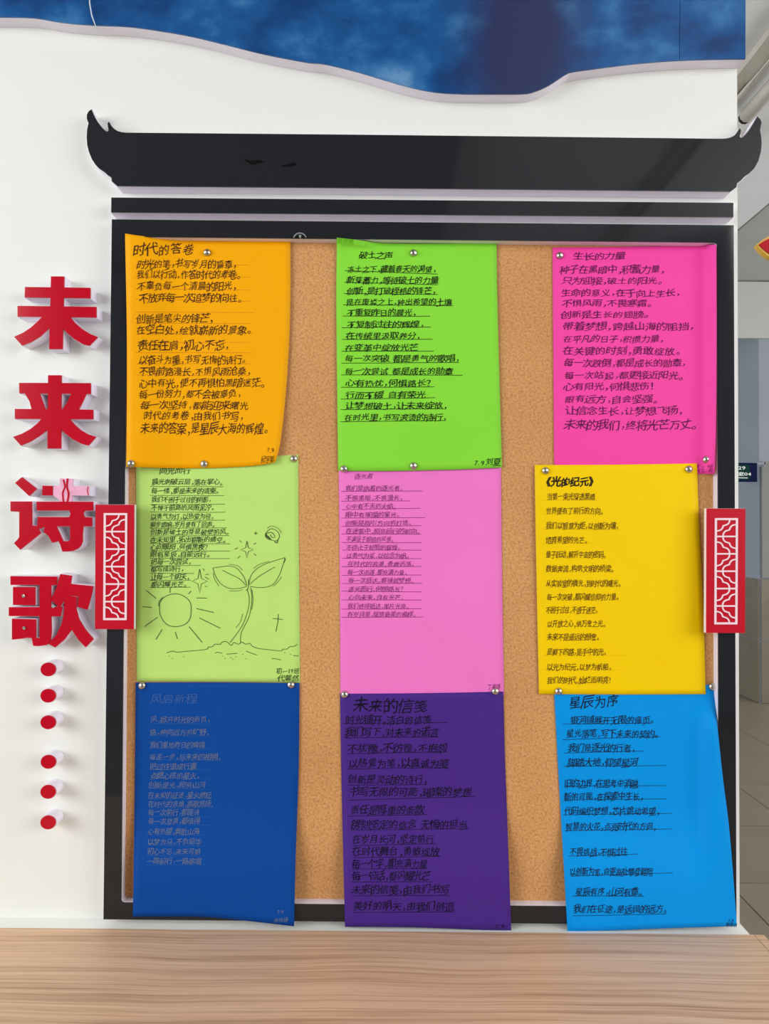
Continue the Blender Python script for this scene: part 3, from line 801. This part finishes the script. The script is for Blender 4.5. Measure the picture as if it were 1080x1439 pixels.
pk = lambda x, y: 0.0092
poster('pale pink poem poster in the middle of the pinboard, text on its left half', (248, 126, 206), (120, 34, 104),
    [(475.5, 656), (600, 656), (703.5, 653)], [(703.5, 653), (705, 800), (708, 978)], [(478, 981), (600, 980), (708, 978)], [(475.5, 656), (477, 800), (478, 981)], pk,
    4.296, 470, 650, ('逐光者', 120, 232, 82, 36),
    [('我们是执着的逐光者。', 65, 412, 155), ('不惧黑暗，不畏漫长，', 65, 412, 213), ('心中有不灭的火焰。', 65, 372, 264), ('眼中有璀璨的星光。', 65, 395, 315), ('创新是指引方向的灯塔。', 65, 465, 366),
     ('在迷雾中，照亮前行的航向。', 68, 515, 414), ('不满足于眼前的风景。', 70, 357, 463), ('不停止于短暂的辉煌。', 70, 397, 513), ('以勇气为桨，以信念为帆。', 70, 450, 563), ('在时代的浪潮，勇敢远荡。', 78, 482, 613),
     ('每一次追逐，都充满力量。', 78, 437, 663), ('每一次抵达，都铺就梦想。', 82, 478, 712), ('逐光而行，何惧路长？', 82, 422, 763), ('心向未来，自有光芒。', 82, 417, 813), ('我们终将抵达，那片光亮。', 78, 447, 867), ('在岁月里，绽放最美的模样。', 78, 490, 917)],
    [(40, 530, 175, 171), (40, 455, 234, 231), (42, 518, 283, 277), (40, 545, 334), (40, 522, 384, 382), (42, 520, 432), (42, 522, 483), (45, 525, 527, 530), (45, 523, 577, 580), (42, 523, 628), (45, 527, 680), (45, 527, 731, 728), (40, 523, 777, 780), (45, 523, 829, 831), (40, 527, 884, 883), (42, 536, 933)],
    [('丁美琪', 922, 1000, 1352, 34)], h=36, off=-0.004, rule_w=0.7, rule_ink=(150, 44, 124), inkname='pink')

gr = lambda x, y: 0.0125 + 0.0185 * sm(y, 346, 337) * sm(x, 540, 500)
poster('vivid green poem poster at the top centre, with heavy underlined writing', (140, 226, 62), (22, 32, 14),
    [(473, 334), (500, 337), (535, 341.5), (575, 342.5), (640, 342.3), (697.5, 341.8)], [(697.5, 341.8), (698, 400), (701, 520), (705, 657)], [(475, 661.5), (530, 662), (590, 661), (650, 659.5), (705, 657)], [(473, 334), (472.5, 450), (475, 661.5)], gr,
    4.172, 465, 325, ('破土之声', 165, 362, 140, 44),
    [('冻土之下，藏着春天的渴望，', 95, 615, 222), ('新芽蓄力，等待破土的力量', 92, 630, 287), ('创新，是打破桎梏的锋芒，', 92, 615, 350), ('是在废墟之上，种出希望的土壤', 88, 708, 415), ('不重复昨日的晨光，', 92, 500, 477),
     ('不复制过往的辉煌，', 92, 545, 545), ('在传统里汲取养分，', 88, 525, 612), ('在变革中绽放光芒', 80, 512, 682), ('每一次突破 都是勇气的歌唱，', 80, 755, 745), ('每一次尝试 都是成长的勋章', 80, 715, 820),
     ('心有热忱，何惧路长？', 85, 597, 890), ('行而不辍 自有荣光', 85, 555, 960), ('让梦想破土，让未来绽放，', 83, 685, 1022), ('在时光里，书写滚烫的诗行，', 76, 678, 1090)],
    [(80, 625, 231, 250), (78, 625, 299, 314), (75, 625, 366, 369), (70, 715, 430, 437), (68, 580, 497), (63, 585, 565, 562), (63, 595, 633), (63, 602, 704, 701), (60, 750, 772, 769), (60, 770, 843), (58, 605, 914, 912), (57, 610, 984, 975), (55, 660, 1046, 1040), (53, 672, 1118, 1108)],
    [('7.9', 838, 902, 1355, 40), ('刘夏', 905, 995, 1350, 46)], h=44, off=0.008, rule_w=0.8, inkname='green', wild=1.0)

hp = lambda x, y: 0.0100 + 0.0200 * sm(x, 985, 1003)
poster('hot pink poem poster at the top right of the pinboard', (254, 76, 172), (96, 14, 78),
    [(776, 347.8), (890, 346.5), (1006, 344)], [(1006, 344), (1006.5, 480), (1005.5, 600), (1003.5, 666)], [(778.5, 664), (900, 665.5), (1003.5, 666)], [(776, 347.8), (777, 500), (778.5, 664)], hp,
    4.296, 765, 335, ('生长的力量', 172, 488, 106, 46),
    [('种子在黑暗中，积蓄力量，', 90, 728, 187, 52), ('只为迎接，破土的阳光。', 105, 710, 256, 46), ('生命的意义，在于向上生长，', 98, 820, 330, 48), ('不惧风雨，不畏寒霜。', 105, 648, 390, 46), ('创新是生长的翅膀。', 98, 630, 460, 46), ('带着梦想，跨越山海的阻挡，', 110, 905, 532, 52),
     ('在平凡的日子，积攒力量，', 112, 720, 607, 46), ('在关键的时刻，勇敢绽放。', 110, 820, 680, 54), ('每一次跌倒，都是成长的勋章，', 118, 855, 752, 50), ('每一次站起，都更接近阳光。', 118, 838, 827, 50), ('心有阳光，何惧悲伤！', 115, 670, 893, 50),
     ('眼有远方，自会坚强。', 120, 685, 970, 50), ('让信念生长，让梦想飞扬，', 125, 835, 1040, 52), ('未来的我们，终将光芒万丈。', 120, 920, 1125, 62)], [],
    [('初一19班', 918, 1016, 1378, 26), ('代馨悦', 925, 1014, 1402, 26)], off=0.002, inkname='hot_pink', wild=1.1)

yl = lambda x, y: 0.0122 + 0.0008 * math.sin((y - 650) / 70.0) + 0.018 * sm(x, 975, 992) * sm(y, 720, 800) * 0.0
poster('yellow poem poster at the right centre, with a bold title in angle brackets', (255, 212, 0), (96, 56, 12),
    [(751, 653.4), (860, 653), (978.8, 651.2)], [(978.8, 651.2), (982, 740), (987.5, 850), (991.2, 975.5)], [(757, 975.3), (870, 976), (991.2, 975.5)], [(751, 653.4), (752.5, 760), (757, 975.3)], yl,
    4.231, 745, 645, ('《光的纪元》', 92, 380, 136, 58),
    [('当第一束光穿透黑暗', 98, 385, 224), ('世界便有了前行的方向。', 92, 432, 308), ('我们以智慧为炬，以创新为壤，', 92, 525, 397), ('培育希望的光芒。', 92, 338, 482), ('量子跃动，解开宇宙的密码。', 92, 450, 568), ('数据奔流，构筑文明的桥梁。', 92, 497, 652),
     ('从实验室的微光，到时代的曙光。', 92, 538, 740), ('每一次突破，都闪耀信仰的力量。', 98, 525, 820), ('不困于过往，不惑于迷茫。', 92, 402, 898), ('以开放之心，纳万象之光。', 98, 447, 980), ('未来不是遥远的想象。', 98, 410, 1058), ('是脚下的路，是手中的光。', 98, 452, 1147),
     ('以光为纪元，以梦为帆船，', 98, 482, 1237), ('我们的时代，灿烂而明亮！', 98, 485, 1315)],
    [(65, 400, 244), (65, 440, 327), (65, 530, 418), (65, 380, 502), (65, 560, 1170, 1166), (65, 560, 1252)], h=44, off=0.004, rule_w=0.4, rule_ink=(228, 186, 0), inkname='yellow', title_ink=(36, 24, 10), title_off=0.03, wild=0.8)

bl = lambda x, y: 0.0112 + 0.0196 * sm(y, 1120, 1258) + 0.003 * sm(y, 1255, 1300) * sm(x, 290, 410)
poster('dark blue poem poster at the bottom left, with faint grey writing', (4, 72, 156), (112, 126, 150),
    [(190.5, 959), (300, 959), (420.7, 960)], [(420.7, 960), (419.5, 1080), (415.5, 1200), (413, 1301.8)], [(186.6, 1288.3), (240, 1288), (292, 1289), (350, 1294.5), (413, 1301.8)], [(190.5, 959), (189, 1120), (186.6, 1288.3)], bl,
    3.997, 180, 950, ('风启新程', 125, 388, 130, 56),
    [('风，掀开时光的新页，', 125, 462, 243), ('路，伸向远方的旷野，', 122, 457, 315), ('我们重拾昨日的辉煌', 122, 432, 388), ('每走一步，与未来的相拥，', 120, 522, 455), ('把过往谱成行囊', 122, 385, 508), ('点燃心底的星火，', 125, 402, 560), ('创新是光，照亮山河', 115, 437, 612),
     ('在未知的征途，星火燃起', 112, 467, 670), ('在时代的浪潮，高歌昂扬。', 112, 482, 718), ('每一次前行，都是诗', 112, 402, 765), ('每一次登高，都值得', 112, 404, 815), ('心有热望，奔赴山海', 110, 402, 872), ('以梦为马，不负韶华', 108, 412, 930), ('初心不忘，未来可期', 108, 407, 985), ('一路前行，一路歌唱', 105, 412, 1038)],
    [(122, 468, 266, 269), (122, 478, 336, 339), (120, 475, 402, 412), (118, 545, 466, 478), (115, 485, 522, 527), (112, 475, 572, 580), (112, 512, 630, 635), (112, 460, 690), (112, 482, 740), (110, 470, 788), (108, 470, 836), (106, 440, 890, 896), (105, 440, 950, 954), (105, 438, 1007, 1012), (100, 438, 1060)],
    [('7.9', 838, 872, 1325, 26), ('徐梓涵', 818, 896, 1370, 28)], h=38, off=-0.006, rule_w=0.45, rule_ink=(44, 94, 158), inkname='blue', title_ink=(66, 104, 172))

pu = lambda x, y: 0.0098 + 0.0208 * sm(y, 1120, 1262)
poster('deep purple poem poster at the bottom centre, with black underlined writing', (76, 42, 136), (20, 12, 38),
    [(477.5, 975), (600, 974), (707, 972)], [(707, 972), (709, 1060), (712, 1140), (718, 1307.5)], [(484.5, 1302.5), (560, 1302.8), (621, 1304.5), (680, 1307), (718, 1307.5)], [(477.5, 975), (480, 1120), (484.5, 1302.5)], pu,
    4.112, 475, 965, ('未来的信笺', 88, 520, 108, 84),
    [('时光铺开，洁白的信笺', 42, 540, 193), ('我们写下，对未来的诺言', 40, 582, 263), ('不犹豫，不彷徨，不抱怨', 55, 632, 355), ('以热爱为笔，以真诚为笺', 58, 638, 442), ('创新是灵动的诗行，', 55, 520, 535), ('书写无限的可能，璀璨的梦想', 65, 772, 608), ('责任是厚重的条款', 70, 497, 712),
     ('镌刻坚定的信念 无悔的担当', 75, 747, 797), ('在岁月长河，坚定前行', 82, 555, 882), ('在时代舞台，勇敢绽放', 82, 585, 952), ('每一个字，都充满力量', 80, 515, 1025), ('每一句话，都闪耀光芒', 80, 532, 1092), ('未来的信笺，由我们书写', 78, 642, 1172), ('美好的明天，由我们创造', 88, 672, 1268)],
    [(25, 635, 213, 207), (38, 580, 297, 290), (55, 630, 387, 378), (55, 635, 477, 467), (52, 513, 570, 564), (62, 790, 657, 633), (55, 513, 749, 738), (75, 755, 829, 820), (80, 565, 919, 908), (82, 592, 988, 980), (80, 515, 1055, 1050), (80, 545, 1128), (78, 642, 1208), (85, 675, 1305, 1302)],
    [('7.9', 905, 962, 1385, 26)], h=56, off=0.002, rule_w=0.7, inkname='purple', wild=1.2)

def sb(x, y):
    a_ = sm(y, 1130, 1262); b_ = sm(x, 975, 1003) * sm(y, 968, 1032); c_ = sm(x, 975 + (y - 1030) * .02, 1006) * sm(y, 968, 1032)
    return 0.0098 + 0.0210 * (1 - (1 - a_) * (1 - max(b_, c_)))
poster('sky blue poem poster at the bottom right, hanging over the frame', (0, 152, 236), (14, 34, 66),
    [(778, 968), (880, 966), (1002.5, 962)], [(1002.5, 962), (1004, 985), (1009, 1034), (1015.5, 1095), (1024.6, 1168.7), (1035, 1301.5)], [(797, 1309), (860, 1307.5), (923, 1305), (1035, 1301.5)], [(778, 968), (785.3, 1105), (797, 1309)], sb,
    3.927, 770, 965, ('星辰为序', 115, 390, 82, 74),
    [('银河铺展开无限的扉页。', 122, 585, 184), ('星光落笔，写下未来的契约。', 100, 608, 259), ('我们是逐光的行者，', 110, 480, 338), ('脚踏大地，仰望星河', 108, 495, 418), ('旧的边界，在思考中消融', 90, 495, 535), ('新的可能，在探索中生长，', 88, 525, 605), ('代码编织梦想，芯片跳动希望，', 88, 615, 687), ('智慧的火花，点亮时代的方向，', 95, 598, 772),
     ('不畏挑战，不惧过往', 118, 437, 912), ('以创新为笔，向更高处攀登翱翔', 118, 577, 1022), ('星辰有序，山河有章。', 150, 518, 1132), ('我们在征途，是远阔的远方。', 140, 658, 1226)],
    [(80, 578, 206, 200), (80, 620, 292, 276), (88, 525, 366, 356), (85, 650, 440, 434), (90, 650, 549, 545), (85, 650, 625, 620), (82, 682, 707, 700), (90, 682, 794, 786), (112, 497, 934, 924), (125, 687, 1046, 1028), (132, 530, 1156), (135, 652, 1264, 1254)],
    [('7.9', 992, 1022, 1290, 24), ('陈思远', 982, 1042, 1316, 26)], h=48, off=0.004, rule_w=0.7, inkname='sky_blue', wild=1.1)

# ------------------------------------------------------------------ thumbtacks
def tack_mesh():
    prof = [(0.0, 0.0046), (0.0022, 0.0043), (0.0040, 0.0034), (0.0052, 0.0021), (0.0058, 0.0008), (0.0058, 0.0), (0.0, 0.0)]
    V, Fc = [], []; n = 20
    for r_, h_ in prof:
        for k in range(n):
            a_ = 2 * math.pi * k / n; V.append((r_ * math.cos(a_), -h_, r_ * math.sin(a_)))
    for i in range(len(prof) - 1):
        for k in range(n): Fc.append((i * n + k, (i + 1) * n + k, (i + 1) * n + (k + 1) % n, i * n + (k + 1) % n))
    me = bpy.data.meshes.new('tack'); me.from_pydata(V, [], Fc)
    for p_ in me.polygons: p_.use_smooth = True
    me.materials.append(M_STEEL)
    return me
tm = tack_mesh()
tacks = [(291, 355, og, 'steel thumbtack near the top of the orange poster, right of its title'),
         (184.3, 651.5, og, 'steel thumbtack at the lower left corner of the orange poster'),
         (286.6, 652, og, 'steel thumbtack at the middle of the orange poster lower edge'),
         (412.8, 644.8, lg, 'steel thumbtack at the upper right corner of the light green poster'),
         (580.7, 355.5, gr, 'steel thumbtack at the top middle of the vivid green poster'),
         (483, 659, gr, 'steel thumbtack at the lower left corner of the vivid green poster'),
         (580.8, 654.5, gr, 'steel thumbtack at the middle of the vivid green poster lower edge'),
         (786.2, 359, hp, 'steel thumbtack at the upper left corner of the hot pink poster'),
         (992, 645.8, hp, 'steel thumbtack at the lower right of the hot pink poster'),
         (766, 661.5, yl, 'steel thumbtack at the upper left corner of the yellow poster'),
         (967.3, 659.5, yl, 'steel thumbtack at the upper right corner of the yellow poster'),
         (199.5, 963.5, bl, 'steel thumbtack at the upper left corner of the dark blue poster'),
         (408.8, 962.5, bl, 'steel thumbtack at the upper right corner of the dark blue poster'),
         (484, 976, pk, 'steel thumbtack at the lower left corner of the pale pink poster'),
         (695.5, 971.5, pk, 'steel thumbtack at the lower right corner of the pale pink poster'),
         (784.3, 971.5, yl, 'steel thumbtack at the lower left corner of the yellow poster'),
         (1000.2, 965, sb, 'steel thumbtack at the upper right corner of the sky blue poster')]
for x, y, fn, lab in tacks:
    o = bpy.data.objects.new('thumbtack', tm); COL.objects.link(o)
    o.location = at(x, y, fn(x, y) + 0.0004)
    o.scale = (1.22, 1.22, 1.22)
    o.rotation_euler = (random.uniform(-.12, .12), random.uniform(0, 6.28), random.uniform(-.12, .12))
    tag(o, lab, 'thumbtack', 'thumbtacks holding the poems')
